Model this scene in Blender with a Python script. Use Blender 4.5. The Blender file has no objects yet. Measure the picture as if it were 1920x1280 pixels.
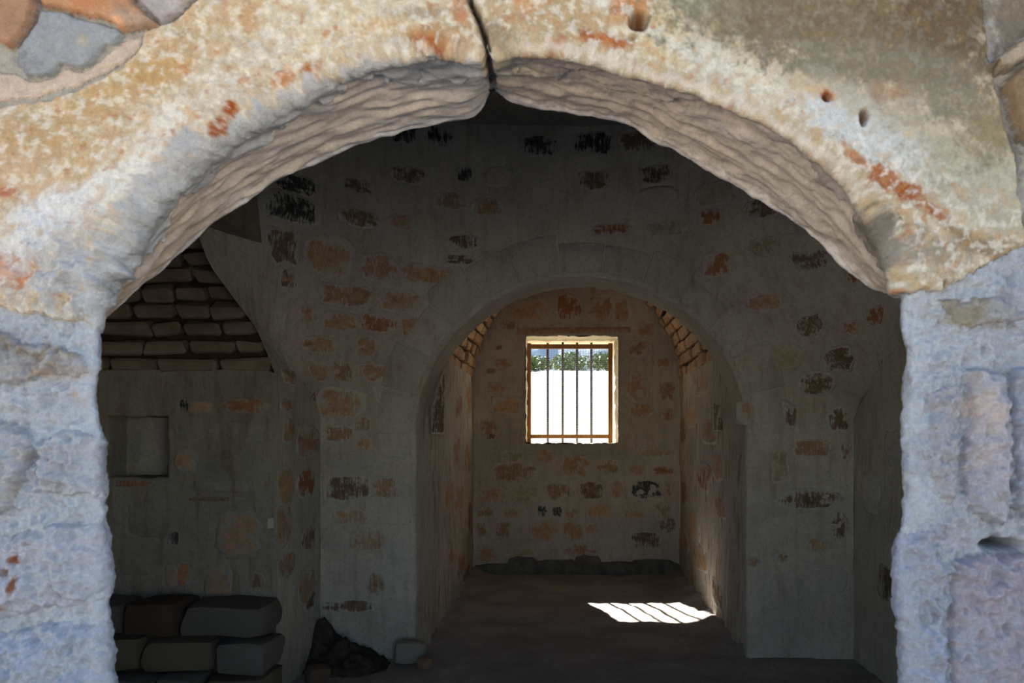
import bpy, math, random
import numpy as np
from mathutils import Vector, Matrix

rng = random.Random(7)
C = bpy.context.scene
COL = C.collection
EYE = 1.2625                      # camera height above the chamber floor
F = 1600.0                        # focal length in pixels of the 1920 px wide frame
VX, VY = 1081.0, 817.0            # where the level optical axis meets the frame

# ------------------------------------------------------------------ camera, sky, sun, exposure
cam = bpy.data.cameras.new('camera'); camo = bpy.data.objects.new('camera', cam); COL.objects.link(camo)
camo.location = (0, 0, EYE); camo.rotation_euler = (math.pi/2, 0, 0)
cam.sensor_width = 36; cam.lens = 36*F/1920
cam.shift_x = -(VX-960)/1920; cam.shift_y = (VY-640)/1920
cam.clip_start = 0.02; cam.clip_end = 400
cam.dof.use_dof = True; cam.dof.focus_distance = 5.6; cam.dof.aperture_fstop = 9.0
C.camera = camo

SUN_TRAVEL = Vector((0.31, -1.0, -0.885)).normalized()
SUN_ELEV = math.asin(-SUN_TRAVEL.z)
w = bpy.data.worlds.new('sky'); C.world = w; w.use_nodes = True
nt = w.node_tree; nt.nodes.clear()
sky = nt.nodes.new('ShaderNodeTexSky'); sky.sky_type = 'NISHITA'; sky.sun_disc = False
sky.sun_elevation = SUN_ELEV; sky.sun_rotation = math.atan2(-SUN_TRAVEL.x, -SUN_TRAVEL.y)
sky.altitude = 300; sky.air_density = 1.0; sky.dust_density = 0.25; sky.ozone_density = 1.0
hs = nt.nodes.new('ShaderNodeHueSaturation'); hs.inputs['Saturation'].default_value = 1.1
bg = nt.nodes.new('ShaderNodeBackground'); bg.inputs['Strength'].default_value = 0.22
wo = nt.nodes.new('ShaderNodeOutputWorld')
nt.links.new(sky.outputs[0], hs.inputs['Color']); nt.links.new(hs.outputs[0], bg.inputs[0]); nt.links.new(bg.outputs[0], wo.inputs[0])
sun = bpy.data.lights.new('sun', 'SUN'); sun.energy = 25.0; sun.angle = math.radians(0.53); sun.color = (1.0, 0.95, 0.86)
suno = bpy.data.objects.new('sun', sun); COL.objects.link(suno); suno.location = (-6, 30, 26)
suno.rotation_euler = SUN_TRAVEL.to_track_quat('-Z', 'Y').to_euler()
C.view_settings.view_transform = 'Standard'; C.view_settings.look = 'None'
C.view_settings.gamma = 1.0; C.view_settings.use_curve_mapping = False
C.view_settings.exposure = 0.5
C.cycles.max_bounces = 14; C.cycles.diffuse_bounces = 10; C.cycles.use_denoising = True
C.cycles.sample_clamp_indirect = 8.0
try: C.cycles.denoiser = 'OPENIMAGEDENOISE'
except Exception: pass

# ------------------------------------------------------------------ noise and mesh helpers
_r = np.random.RandomState(11)
PERM = np.concatenate([_r.permutation(256)]*3)
GR = _r.normal(size=(256, 3)); GR /= np.linalg.norm(GR, axis=1)[:, None]
def perlin(p):
    p = np.asarray(p, float); i = np.floor(p).astype(int); f = p-i; i &= 255
    u = f*f*f*(f*(f*6-15)+10); res = 0
    for dx in (0, 1):
        wx = u[..., 0] if dx else 1-u[..., 0]
        for dy in (0, 1):
            wy = u[..., 1] if dy else 1-u[..., 1]
            for dz in (0, 1):
                wz = u[..., 2] if dz else 1-u[..., 2]
                g = GR[PERM[PERM[PERM[i[..., 0]+dx]+i[..., 1]+dy]+i[..., 2]+dz]]
                res = res + wx*wy*wz*(g[..., 0]*(f[..., 0]-dx)+g[..., 1]*(f[..., 1]-dy)+g[..., 2]*(f[..., 2]-dz))
    return res*1.5
def fbm(p, o=4, gain=.5):
    s = 0; a = 1; p = np.asarray(p, float)
    for k in range(o):
        s = s+a*perlin(p*2**k+k*17.3); a *= gain
    return s
def ridged(p, o=3):
    s = 0; a = 1; p = np.asarray(p, float)
    for k in range(o):
        s = s+a*(1-2*np.abs(perlin(p*2**k+k*9.1))); a *= .5
    return s*.6
def sstep(a, b, x):
    t = np.clip((x-a)/(b-a), 0, 1); return t*t*(3-2*t)
def lin(c):
    c = np.asarray(c, float)/255.
    return np.where(c <= .04045, c/12.92, ((c+.055)/1.055)**2.4)
def mesh(name, v, f, mat, parent=None, col=None, smooth=True):
    v = np.asarray(v, float); me = bpy.data.meshes.new(name)
    f = [tuple(int(i) for i in q) for q in f] if not isinstance(f, np.ndarray) else f
    if isinstance(f, np.ndarray):
        n, k = f.shape
        me.vertices.add(len(v)); me.vertices.foreach_set('co', v.astype(np.float32).ravel())
        me.loops.add(n*k); me.loops.foreach_set('vertex_index', f.astype(np.int32).ravel())
        me.polygons.add(n); me.polygons.foreach_set('loop_start', (np.arange(n)*k).astype(np.int32))
        me.update(calc_edges=True); me.validate()
    else:
        me.from_pydata([tuple(q) for q in v], [], f)
    if col is not None:
        a = me.color_attributes.new('Col', 'FLOAT_COLOR', 'POINT')
        c4 = np.ones((len(v), 4), np.float32); c4[:, :col.shape[1]] = col
        a.data.foreach_set('color', c4.ravel())
    me.polygons.foreach_set('use_smooth', np.full(len(me.polygons), smooth))
    me.materials.append(mat)
    o = bpy.data.objects.new(name, me); COL.objects.link(o)
    if parent is not None: o.parent = parent
    return o
def tag(o, label=None, cat=None, group=None, kind=None):
    for k, val in (('label', label), ('category', cat), ('group', group), ('kind', kind)):
        if val: o[k] = val
    return o
def empty(name, loc=(0, 0, 0)):
    o = bpy.data.objects.new(name, None); COL.objects.link(o); o.location = loc; return o
def gridfaces(nu, nv):
    i = np.arange(nu-1)[:, None]*nv+np.arange(nv-1)[None, :]; i = i.ravel()
    return np.stack([i, i+1, i+nv+1, i+nv], 1)
def box(name, x, y, z, mat, parent=None, bev=0.0, jit=0.0):
    """a block with chamfered edges (24 corners), optionally a little uneven"""
    cx, cy, cz = (x[0]+x[1])/2, (y[0]+y[1])/2, (z[0]+z[1])/2
    h = [(x[1]-x[0])/2, (y[1]-y[0])/2, (z[1]-z[0])/2]
    vs, fs = chamfer(h, bev, jit); vs = np.asarray(vs)+np.array([cx, cy, cz])
    return mesh(name, vs, fs, mat, parent, None, False)
def chamfer(h, b, jit=0.0):
    if b <= 0:
        vs = [(sx*h[0], sy*h[1], sz*h[2]) for sx in (-1, 1) for sy in (-1, 1) for sz in (-1, 1)]
        return vs, [(0, 1, 3, 2), (4, 6, 7, 5), (0, 4, 5, 1), (2, 3, 7, 6), (0, 2, 6, 4), (1, 5, 7, 3)]
    vs = []; idx = {}
    for sx in (-1, 1):
        for sy in (-1, 1):
            for sz in (-1, 1):
                s = (sx, sy, sz); j = [rng.uniform(-jit, jit) for _ in range(3)]
                for ax in range(3):
                    p = [s[k]*(h[k]-(b if k != ax else 0))+j[k] for k in range(3)]
                    idx[(s, ax)] = len(vs); vs.append(p)
    fs = []
    S = (-1, 1)
    for ax in range(3):
        a, b2 = (ax+1) % 3, (ax+2) % 3
        for s in S:
            def key(p, q):
                t = [0, 0, 0]; t[ax] = s; t[a] = p; t[b2] = q; return tuple(t)
            q = [idx[(key(-1, -1), ax)], idx[(key(1, -1), ax)], idx[(key(1, 1), ax)], idx[(key(-1, 1), ax)]]
            fs.append(q if s > 0 else q[::-1])
    for ax in range(3):          # edges run along ax
        a, b2 = (ax+1) % 3, (ax+2) % 3
        for p in S:
            for q in S:
                def key(s):
                    t = [0, 0, 0]; t[ax] = s; t[a] = p; t[b2] = q; return tuple(t)
                fs.append([idx[(key(-1), a)], idx[(key(1), a)], idx[(key(1), b2)], idx[(key(-1), b2)]])
    for sx in S:
        for sy in S:
            for sz in S: fs.append([idx[((sx, sy, sz), k)] for k in range(3)])
    return vs, fs

# ------------------------------------------------------------------ materials
def nodes(name, rough=.9, spec=.2):
    m = bpy.data.materials.new(name); m.use_nodes = True; t = m.node_tree; b = t.nodes['Principled BSDF']
    b.inputs['Roughness'].default_value = rough; b.inputs['Specular IOR Level'].default_value = spec
    return m, t, b
def N(t, kind, **kw):
    n = t.nodes.new(kind)
    for k, val in kw.items():
        if k in n.inputs: n.inputs[k].default_value = val
        else: setattr(n, k, val)
    return n
def noise(t, scale, detail=5, rough=.6, vec=None, stretch=None):
    g = N(t, 'ShaderNodeNewGeometry'); src = g.outputs['Position']
    if stretch:
        mp = N(t, 'ShaderNodeMapping'); mp.inputs['Scale'].default_value = stretch; t.links.new(src, mp.inputs[0]); src = mp.outputs[0]
    n = N(t, 'ShaderNodeTexNoise'); n.inputs['Scale'].default_value = scale; n.inputs['Detail'].default_value = detail; n.inputs['Roughness'].default_value = rough
    t.links.new(src, n.inputs['Vector']); return n.outputs['Fac']
def ramp(t, fac, stops):
    r = N(t, 'ShaderNodeValToRGB'); e = r.color_ramp.elements
    while len(e) < len(stops): e.new(.5)
    for k, (p, c) in enumerate(stops):
        e[k].position = p; e[k].color = (c, c, c, 1) if not isinstance(c, (tuple, list)) else (*c, 1)
    t.links.new(fac, r.inputs[0]); return r.outputs[0]
def mix(t, fac, a, b, mode='MIX'):
    m = N(t, 'ShaderNodeMix', data_type='RGBA', blend_type=mode)
    for sock, val in ((m.inputs[0], fac), (m.inputs[6], a), (m.inputs[7], b)):
        if hasattr(val, 'is_linked') or hasattr(val, 'links'): t.links.new(val, sock)
        else: sock.default_value = val if not isinstance(val, (tuple, list)) else (*val, 1)
    return m.outputs[2]
def bump(t, b, fac, dist, strength=1.0, prev=None):
    n = N(t, 'ShaderNodeBump'); n.inputs['Distance'].default_value = dist; n.inputs['Strength'].default_value = strength
    t.links.new(fac, n.inputs['Height'])
    if prev is not None: t.links.new(prev, n.inputs['Normal'])
    t.links.new(n.outputs[0], b.inputs['Normal']); return n.outputs[0]
def attr(t):
    a = N(t, 'ShaderNodeAttribute'); a.attribute_name = 'Col'; return a.outputs['Color']

def mat_front():
    m, t, b = nodes('weathered_limestone', .92, .15)
    c = attr(t)
    c = mix(t, .42, c, ramp(t, noise(t, 130, 6, .7), [(.28, .62), (.5, 1.0), (.72, 1.3)]), 'MULTIPLY')
    c = mix(t, .38, c, ramp(t, noise(t, 420, 3, .6), [(.3, .7), (.5, 1.0), (.7, 1.2)]), 'MULTIPLY')
    t.links.new(c, b.inputs['Base Color'])
    p = bump(t, b, noise(t, 90, 6, .65), .006, .8)
    al = t.nodes['Attribute'].outputs['Alpha']; t.links.new(al, t.nodes['Bump'].inputs['Strength'])
    bump(t, b, noise(t, 360, 3, .6), .0016, .6, p)
    return m
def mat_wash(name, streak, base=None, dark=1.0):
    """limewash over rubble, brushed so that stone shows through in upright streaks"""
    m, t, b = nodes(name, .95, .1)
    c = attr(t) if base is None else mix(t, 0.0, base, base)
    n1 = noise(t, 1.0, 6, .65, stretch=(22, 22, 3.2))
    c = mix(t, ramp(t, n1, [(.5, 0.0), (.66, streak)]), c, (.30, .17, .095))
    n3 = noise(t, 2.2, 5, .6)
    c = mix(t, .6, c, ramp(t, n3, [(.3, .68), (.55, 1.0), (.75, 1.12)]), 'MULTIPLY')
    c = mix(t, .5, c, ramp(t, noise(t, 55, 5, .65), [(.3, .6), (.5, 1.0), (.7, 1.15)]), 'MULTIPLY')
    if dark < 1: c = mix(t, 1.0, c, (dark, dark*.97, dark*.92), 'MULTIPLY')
    t.links.new(c, b.inputs['Base Color'])
    p = bump(t, b, noise(t, 16, 6, .6), .02, .6)
    bump(t, b, noise(t, 1.0, 4, .6, stretch=(60, 60, 14)), .004, .7, p)
    return m
def mat_stone(name='bare_wall_stone', wcol=(.53, .51, .455)):
    """stone showing through brushed limewash: the vertex alpha says how bare it is, the brush noise frays its edge"""
    m, t, b = nodes(name, .95, .1)
    c = attr(t); al = t.nodes['Attribute'].outputs['Alpha']
    n1 = noise(t, 1.0, 7, .72, stretch=(85, 85, 11)); n2 = noise(t, 38, 6, .7)
    def math_(op, a, b2):
        q = N(t, 'ShaderNodeMath', operation=op)
        for k, val in enumerate((a, b2)):
            if hasattr(val, 'links'): t.links.new(val, q.inputs[k])
            else: q.inputs[k].default_value = val
        return q.outputs[0]
    k = math_('ADD', math_('MULTIPLY', al, 0.62), math_('ADD', math_('MULTIPLY', n1, -.9), math_('MULTIPLY', n2, -.55)))
    bare = ramp(t, math_('ADD', k, .69), [(.36, 0.0), (.50, 1.0)])
    c = mix(t, .75, c, ramp(t, noise(t, 30, 6, .7), [(.3, .5), (.5, 1.0), (.7, 1.25)]), 'MULTIPLY')
    w_ = mix(t, .6, wcol, ramp(t, noise(t, 55, 5, .65), [(.3, .6), (.5, 1.0), (.7, 1.15)]), 'MULTIPLY')
    c = mix(t, bare, w_, c)
    t.links.new(c, b.inputs['Base Color'])
    bump(t, b, noise(t, 45, 6, .65), .010, .6)
    return m
def mat_plain(name, c1, c2, scale, rough=.9, bd=.004, stretch=None, spec=.2, metal=0):
    m, t, b = nodes(name, rough, spec)
    t.links.new(mix(t, ramp(t, noise(t, scale, 6, .65, stretch=stretch), [(.35, 0.0), (.65, 1.0)]), c1, c2), b.inputs['Base Color'])
    b.inputs['Metallic'].default_value = metal
    if bd: bump(t, b, noise(t, scale*2, 5, .6, stretch=stretch), bd, .7)
    return m
def mat_floor():
    m, t, b = nodes('trodden_earth', .96, .1)
    c = mix(t, ramp(t, noise(t, 2.2, 6, .6), [(.35, 0.0), (.65, 1.0)]), (.27, .245, .23), (.42, .385, .36))
    c = mix(t, .7, c, ramp(t, noise(t, 60, 6, .7), [(.3, .55), (.5, 1.0), (.72, 1.3)]), 'MULTIPLY')
    t.links.new(c, b.inputs['Base Color'])
    p = bump(t, b, noise(t, 14, 6, .6), .02, .5)
    bump(t, b, noise(t, 120, 4, .6), .004, .8, p)
    return m
M_FRONT = mat_front()
M_WASH = mat_wash('limewash', .35)
M_DIM = mat_wash('shaded_limewash', .5, None, .60)  # darker limewash copy: the alcove's shade put into the colour
M_WORN = mat_wash('worn_limewash', .85)
M_STONE = mat_stone(); M_STONE_DIM = mat_stone('shaded_wall_stone', (.34, .32, .275))  # second stone has its wash darkened to match the alcove's painted shade
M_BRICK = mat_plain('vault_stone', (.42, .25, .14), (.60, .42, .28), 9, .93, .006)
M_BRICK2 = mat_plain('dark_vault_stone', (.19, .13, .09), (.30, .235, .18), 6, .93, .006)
M_JOINT = mat_plain('dark_joint_earth', (.05, .03, .02), (.09, .055, .035), 20, 1, .004)
M_CORE = mat_plain('rubble_core', (.2, .17, .14), (.3, .26, .2), 8)
M_FLOOR = mat_floor()
M_RUBBLE = mat_front()
M_SOIL = mat_plain('dark_soil', (.03, .025, .02), (.09, .07, .055), 30, 1, .01)
M_GREYM = mat_plain('grey_mortar', (.10, .10, .095), (.20, .19, .17), 12, .95, .008)
M_WOOD = mat_plain('old_brown_wood', (.22, .10, .035), (.36, .18, .07), 1.0, .7, .002, stretch=(90, 90, 8))
M_IRON = mat_plain('grey_iron', (.05, .055, .07), (.10, .10, .12), 40, .6, .001, None, .4, .3)
M_WIRE = mat_plain('galvanised_wire', (.45, .45, .44), (.6, .6, .6), 60, .45, 0, None, .5, .6)
M_REVEAL = mat_plain('cream_plaster', (.62, .54, .38), (.74, .67, .50), 14, .95, .01)
M_HILL = mat_plain('pale_stony_ground', (.50, .44, .34), (.66, .60, .50), 1.2, .95, .02)
M_YARD = mat_plain('yard_ground', (.46, .41, .34), (.58, .53, .46), 1.6, .95, .02)
M_LEAF = mat_plain('green_leaf', (.05, .09, .03), (.12, .17, .06), 5, .6, 0)
M_BARK = mat_plain('bark', (.12, .09, .06), (.2, .15, .1), 20)

# ------------------------------------------------------------------ the front wall: built as one worked surface, cut into its stones
D0, D1 = 1.40, 1.64               # front edge and back edge of the opening, metres from the camera
K = D0/F
def catmull(pts, n):
    p = np.array(pts, float); d = np.r_[0, np.cumsum(np.hypot(*np.diff(p, axis=0).T))]
    m = np.zeros_like(p)
    m[1:-1] = (p[2:]-p[:-2])/(d[2:]-d[:-2])[:, None]; m[0] = (p[1]-p[0])/(d[1]-d[0]); m[-1] = (p[-1]-p[-2])/(d[-1]-d[-2])
    s = np.linspace(0, d[-1], n) if np.isscalar(n) else np.asarray(n)*d[-1]
    k = np.clip(np.searchsorted(d, s, 'right')-1, 0, len(d)-2); h = (d[k+1]-d[k])[:, None]; t = ((s-d[k])/h[:, 0])[:, None]
    return (2*t**3-3*t**2+1)*p[k]+(t**3-2*t**2+t)*h*m[k]+(-2*t**3+3*t**2)*p[k+1]+(t**3-t**2)*h*m[k+1]
edgeL = [(205, 2300), (206, 1600), (212, 1290), (205, 1210), (207, 1120), (200, 1020), (202, 960), (190, 890), (194, 810), (182, 740), (190, 680), (191, 612)]
edgeAL = [(191, 612), (190, 560), (222, 480), (268, 400), (335, 318), (430, 240), (560, 165), (700, 106), (820, 86), (912, 104)]
edgeAR = [(918, 104), (975, 84), (1070, 92), (1175, 120), (1320, 166), (1430, 213), (1530, 276), (1605, 345), (1652, 425), (1682, 500), (1688, 556)]
edgeR = [(1688, 556), (1688, 610), (1700, 668), (1691, 740), (1691, 800), (1696, 870), (1692, 950), (1680, 1030), (1679, 1100), (1689, 1180), (1690, 1290), (1692, 1600), (1692, 2300)]
backAL = [(176, 618), (195, 600), (222, 572), (300, 503), (420, 402), (530, 331), (650, 277), (730, 251), (830, 231), (885, 218), (920, 172)]
backAR = [(926, 168), (962, 187), (1060, 206), (1180, 232), (1240, 266), (1330, 316), (1440, 381), (1540, 453), (1600, 506), (1640, 536), (1706, 556)]
nJ = np.r_[np.linspace(0, .55, 30), np.linspace(.55, 1, 270)[1:]]
sec = []
EL = catmull(edgeL, nJ); ER = catmull(edgeR, 1-nJ[::-1])
AL = catmull(edgeAL, 380); AR = catmull(edgeAR, 380)
BL = catmull(backAL, 380); BR = catmull(backAR, 380)
Fp = np.vstack([EL[:-1], AL, AR, ER[1:]])
Bp = np.vstack([EL[:-1]-[15, 0], BL, BR, ER[1:]+[15, 0]])
nA0, nA1 = len(EL)-1, len(EL)-1+len(AL)
NU = len(Fp)
# direction pointing away from the opening, in the plane of the wall
aL = np.linspace(0, 1, 380)
ang = np.r_[np.full(nA0, math.pi), math.pi-(math.pi/2)*sstep(-.25, 1.0, aL), math.pi/2-(math.pi/2)*sstep(0, 1.25, aL), np.zeros(len(ER)-1)]
ang[nA0:nA0+380] = np.pi-(np.pi/2)*(aL*.9+.1*aL**2); ang[nA1:nA1+380] = np.pi/2-(np.pi/2)*(aL*.9+.1*aL**2)
OUT = np.stack([np.cos(ang), -np.sin(ang)], 1)
def W3(p, d):
    p = np.asarray(p, float); d = np.broadcast_to(d, p.shape[:-1])
    return np.stack([(p[..., 0]-VX)/F*d, d+0*p[..., 0], EYE-(p[..., 1]-VY)/F*d], -1)
# rounding of the front arris, in pixels: wide and worn on the left, crisper at the crown
u01 = np.arange(NU)
rad = np.interp(u01, [0, nA0-1, nA0+60, nA0+200, nA0+300, nA1-1, nA1+60, nA1+250, nA1+330, nA1+380, NU], [30, 30, 60, 44, 20, 11, 12, 12, 30, 36, 30])
XLO, XHI, YHI = -2050., 4050., -2400.
tx = np.where(OUT[:, 0] < -1e-6, (XLO-Fp[:, 0])/np.minimum(OUT[:, 0], -1e-6), np.where(OUT[:, 0] > 1e-6, (XHI-Fp[:, 0])/np.maximum(OUT[:, 0], 1e-6), 1e9))
ty = np.where(OUT[:, 1] < -1e-6, (YHI-Fp[:, 1])/np.minimum(OUT[:, 1], -1e-6), 1e9)
tmax = np.minimum(tx, ty)
NF = 190; NFAR = 44; NB = 16; NS = 62
rows = []; tags = []          # each row: NU x 3 positions;  tags: kind of row and its parameter
for k in range(NFAR, 0, -1):
    t = 560+(tmax-560)*(k/NFAR)**1.6; rows.append((W3(Fp+OUT*t[:, None], D0), Fp+OUT*t[:, None])); tags.append(-2)
for k in range(NF, 0, -1):
    f = (k/NF); t = rad+(560-rad)*f**1.12; q = Fp+OUT*t[:, None]; rows.append((W3(q, D0), q)); tags.append(-1)
F3 = W3(Fp, D0); B3 = W3(Bp, D1); slen = np.linalg.norm(B3-F3, axis=1)
rs = np.minimum(.42, rad*K/slen)
A_ = W3(Fp+OUT*rad[:, None], D0); Cc = F3+(B3-F3)*rs[:, None]
Ap = Fp+OUT*rad[:, None]; Cp = Fp+(Bp-Fp)*rs[:, None]
for k in range(NB+1):
    t = k/NB; rows.append(((1-t)**2*A_+2*t*(1-t)*F3+t*t*Cc, (1-t)**2*Ap+2*t*(1-t)*Fp+t*t*Cp)); tags.append(t)
for k in range(1, NS+1):
    t = k/NS; f = rs+(1-rs)*t; rows.append((F3+(B3-F3)*f[:, None], Fp+(Bp-Fp)*f[:, None])); tags.append(1+t)
# arris at the back, then the wider rebate inside and the inner face of the wall
for (dd, o) in ((1.648, 6), (1.655, 40), (1.66, 340), (1.95, 350), (1.951, 480), (1.952, 900)):
    q = Bp+OUT*o; q3 = W3(q, D1); q3[:, 1] = dd; rows.append((q3, q)); tags.append(3)
q = Bp+OUT*np.minimum(tmax-40, 2600)[:, None]; q3 = W3(q, D1); q3[:, 1] = 1.953; rows.append((q3, q)); tags.append(3)
POS = np.stack([r[0] for r in rows], 1); PX = np.stack([r[1] for r in rows], 1)   # NU x NV
TG = np.broadcast_to(np.array(tags)[None], PX.shape[:2])
NV = POS.shape[1]
du = np.gradient(POS, axis=0); dv = np.gradient(POS, axis=1)
NRM = np.cross(dv, du); NRM /= np.maximum(np.linalg.norm(NRM, axis=2), 1e-9)[..., None]
mid = NRM[NU//4, 60]
if mid[1] > 0: NRM = -NRM          # face rows look towards -Y, out of the wall
# ---- stones of the wall, outlines as corner points in frame pixels on the wall plane
STONES = [
 # name, corners, proud (m), edge width px, colour (as the stone looks), roughness factor, label
 ('arch_stone', [(-420, 215), (5, 203), (60, 194), (110, 184), (160, 166), (235, 126), (268, 94), (276, 63), (330, 40), (372, 2), (400, -60), (430, -420), (860, -420), (878, -40), (880, 0), (893, 32), (905, 60), (915, 105), (922, 150), (930, 260), (920, 420), (400, 660), (196, 622), (150, 606), (60, 590), (0, 574), (-420, 560)], .012, 7, (203, 182, 155), 1, 'long sandy arch stone left of the crown joint'),
 ('arch_stone', [(860, -420), (878, -40), (880, 0), (893, 32), (905, 60), (915, 105), (922, 150), (930, 260), (940, 420), (1500, 660), (1690, 552), (1760, 548), (1850, 490), (1925, 462), (1912, 400), (1903, 330), (1893, 276), (1880, 236), (1868, 190), (1858, 150), (1850, 110), (1842, 40), (1850, -420)], .012, 7, (186, 172, 148), 1, 'arch stone right of the crown joint, olive cement above'),
 ('stone', [(-300, -160), (58, -160), (78, 18), (62, 55), (42, 93), (28, 96), (0, 78), (-300, 40)], .022, 7, (168, 130, 105), .8, 'brown rubble stone in the top corner'),
 ('mortar_patch', [(84, 22), (130, 32), (190, 50), (222, 60), (237, 72), (215, 90), (200, 92), (180, 116), (155, 130), (118, 124), (100, 143), (80, 148), (55, 146), (34, 122), (46, 92), (66, 58)], .012, 5, (152, 154, 158), .45, 'grey cement patch between rubble stones'),
 ('stone', [(66, -160), (250, -160), (256, 10), (275, 28), (298, 52), (272, 58), (240, 68), (222, 54), (190, 43), (130, 26), (84, 15), (76, -20)], .018, 8, (186, 140, 108), .8, 'orange brown rubble stone'),
 ('stone', [(256, -160), (392, -160), (384, -20), (366, 0), (345, 25), (305, 48), (280, 25), (259, 5)], .016, 7, (168, 160, 160), .8, 'grey rubble stone'),
 ('stone', [(-300, 152), (30, 140), (55, 152), (80, 154), (108, 145), (124, 130), (155, 136), (188, 118), (240, 76), (270, 66), (264, 90), (230, 119), (150, 158), (100, 175), (50, 184), (0, 192), (-300, 200)], .004, 5, (202, 180, 164), .9, 'thin pink stone chip course'),
 ('stone', [(1842, 132), (1860, 142), (1872, 140), (1960, 96), (2050, 40), (2050, 0), (1960, 48), (1926, 66), (1896, 88), (1868, 108)], .034, 5, (170, 152, 132), .6, 'pale stone sliver'),
 ('stone', [(1874, 160), (1900, 140), (1960, 108), (2200, 60), (2200, 380), (1960, 300), (1908, 266), (1893, 236), (1876, 195)], .034, 9, (140, 116, 92), .9, 'brown rounded stone beside the arch'),
 ('stone', [(-300, 600), (10, 624), (60, 648), (120, 654), (160, 664), (168, 700), (100, 706), (50, 716), (-300, 748)], .014, 13, (168, 154, 142), 1.5, 'brownish rough jamb stone'),
 ('stone', [(-300, 800), (0, 792), (35, 802), (68, 828), (62, 870), (42, 915), (15, 962), (-300, 1010)], .024, 12, (182, 176, 174), 1.2, None),
 ('stone', [(78, 818), (110, 808), (150, 812), (230, 822), (230, 930), (185, 932), (150, 930), (100, 916), (70, 922), (64, 885)], .012, 12, (182, 181, 186), 1.4, None),
 ('stone', [(-300, 1020), (40, 1000), (140, 982), (240, 988), (240, 1110), (120, 1140), (60, 1152), (-300, 1170)], .012, 16, (180, 179, 188), 1.1, None),
 ('stone', [(-300, 1200), (60, 1184), (120, 1166), (240, 1172), (250, 1420), (-300, 1440)], .014, 16, (174, 177, 190), 1.2, None),
 ('stone', [(1765, 572), (1800, 560), (1875, 560), (1930, 596), (1900, 606), (1800, 612)], .006, 8, (152, 142, 125), .6, 'grey brown stone under the arch springing'),
 ('stone', [(1815, 690), (1876, 702), (1882, 800), (1888, 900), (1880, 985), (1832, 975), (1812, 930), (1802, 880), (1810, 800)], .024, 13, (186, 178, 182), 1.1, None),
 ('stone', [(1738, 738), (1790, 722), (1798, 790), (1798, 850), (1788, 945), (1760, 930), (1742, 850)], .012, 14, (176, 172, 176), 1.3, None),
 ('stone', [(1896, 690), (2200, 660), (2200, 1000), (1940, 990), (1898, 955), (1894, 850)], .022, 12, (172, 172, 186), 1.2, None),
 ('stone', [(1786, 1050), (1850, 1036), (2200, 1046), (2200, 1440), (1796, 1440), (1776, 1200)], .020, 15, (170, 160, 170), 1.2, None),
 ('stone', [(1660, 1010), (1756, 975), (1772, 1100), (1768, 1440), (1660, 1440)], .010, 15, (168, 170, 186), 1.3, None),
]
def extra_courses(x0, x1, y0, y1, hm, wm, tones):
    y = y0
    while y < y1:
        h = rng.uniform(.8, 1.2)*hm; x = x0+rng.uniform(-60, 0)
        while x < x1:
            wd = rng.uniform(.6, 1.4)*wm; g = 14; c = [rng.randint(-12, 12) for _ in range(12)]
            a, b, t_, u = x+g, x+wd-g, y+g, y+h-g
            STONES.append(('stone', [(a+c[0], t_+18+c[1]), (a+20, t_+c[2]), ((a+b)/2, t_+c[3]), (b-20, t_+c[4]), (b+c[5], t_+20), (b+c[6], u-20), (b-22, u+c[7]), ((a+b)/2+c[8], u), (a+18, u+c[9]), (a+c[10], u-22)], rng.uniform(.012, .024), 10, rng.choice(tones), 1.1, None)); x += wd
        y += h
LIME = [(178, 176, 180), (172, 168, 168), (182, 180, 184)]; EARTH = [(168, 142, 118), (160, 150, 142), (182, 152, 126), (150, 132, 114), (172, 164, 158)]
extra_courses(2215, 2900, 480, 1500, 190, 260, LIME); extra_courses(2060, 2900, -700, 20, 170, 240, EARTH); extra_courses(2215, 2900, 40, 460, 160, 230, EARTH)
extra_courses(-1100, -320, 620, 1500, 190, 260, LIME); extra_courses(-1100, -330, -600, 140, 160, 230, EARTH); extra_courses(-1100, -440, 220, 580, 170, 230, EARTH)
def sdist(px, poly):
    bb = np.array(poly, float); m = (px[..., 0] > bb[:, 0].min()-70) & (px[..., 0] < bb[:, 0].max()+70) & (px[..., 1] > bb[:, 1].min()-70) & (px[..., 1] < bb[:, 1].max()+70)
    out = np.full(px.shape[:-1], -1e3)
    if m.any(): out[m] = sdist_(px[m], poly)
    return out
def sdist_(px, poly):
    p = np.array(poly, float); q = np.roll(p, -1, 0); x, y = px[..., 0], px[..., 1]
    d2 = np.full(x.shape, 1e18); inside = np.zeros(x.shape, bool)
    for (ax, ay), (bx, by) in zip(p, q):
        ex, ey = bx-ax, by-ay; t = np.clip(((x-ax)*ex+(y-ay)*ey)/(ex*ex+ey*ey+1e-9), 0, 1)
        d2 = np.minimum(d2, (x-ax-t*ex)**2+(y-ay-t*ey)**2)
        c = ((ay > y) != (by > y)) & (x < (bx-ax)*(y-ay)/(by-ay+1e-12)+ax); inside ^= c
    d = np.sqrt(d2); return np.where(inside, d, -d)
P = POS*1.0
wx = fbm(P*22, 3)*5+fbm(P*75+5, 2)*2.4; wy = fbm(P*22+31.7, 3)*5+fbm(P*75+41, 2)*2.4
jz = np.where((PX[..., 1] > 560) | ((PX[..., 0] > 1690) & (PX[..., 1] > 470)), 1.9, 1.0); PW = PX+np.stack([wx*jz, wy*jz], -1)
SD = np.stack([sdist(PW, s[1]) for s in STONES], 0).astype(np.float32)
LAB = np.where(SD.max(0) > 0, SD.argmax(0)+1, 0); LAB[TG > 2.5] = 0
face = TG <= 1.0; soff = (TG > 1.0) & (TG < 2.5); bev = (TG > 0) & (TG <= 1.0)
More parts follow.
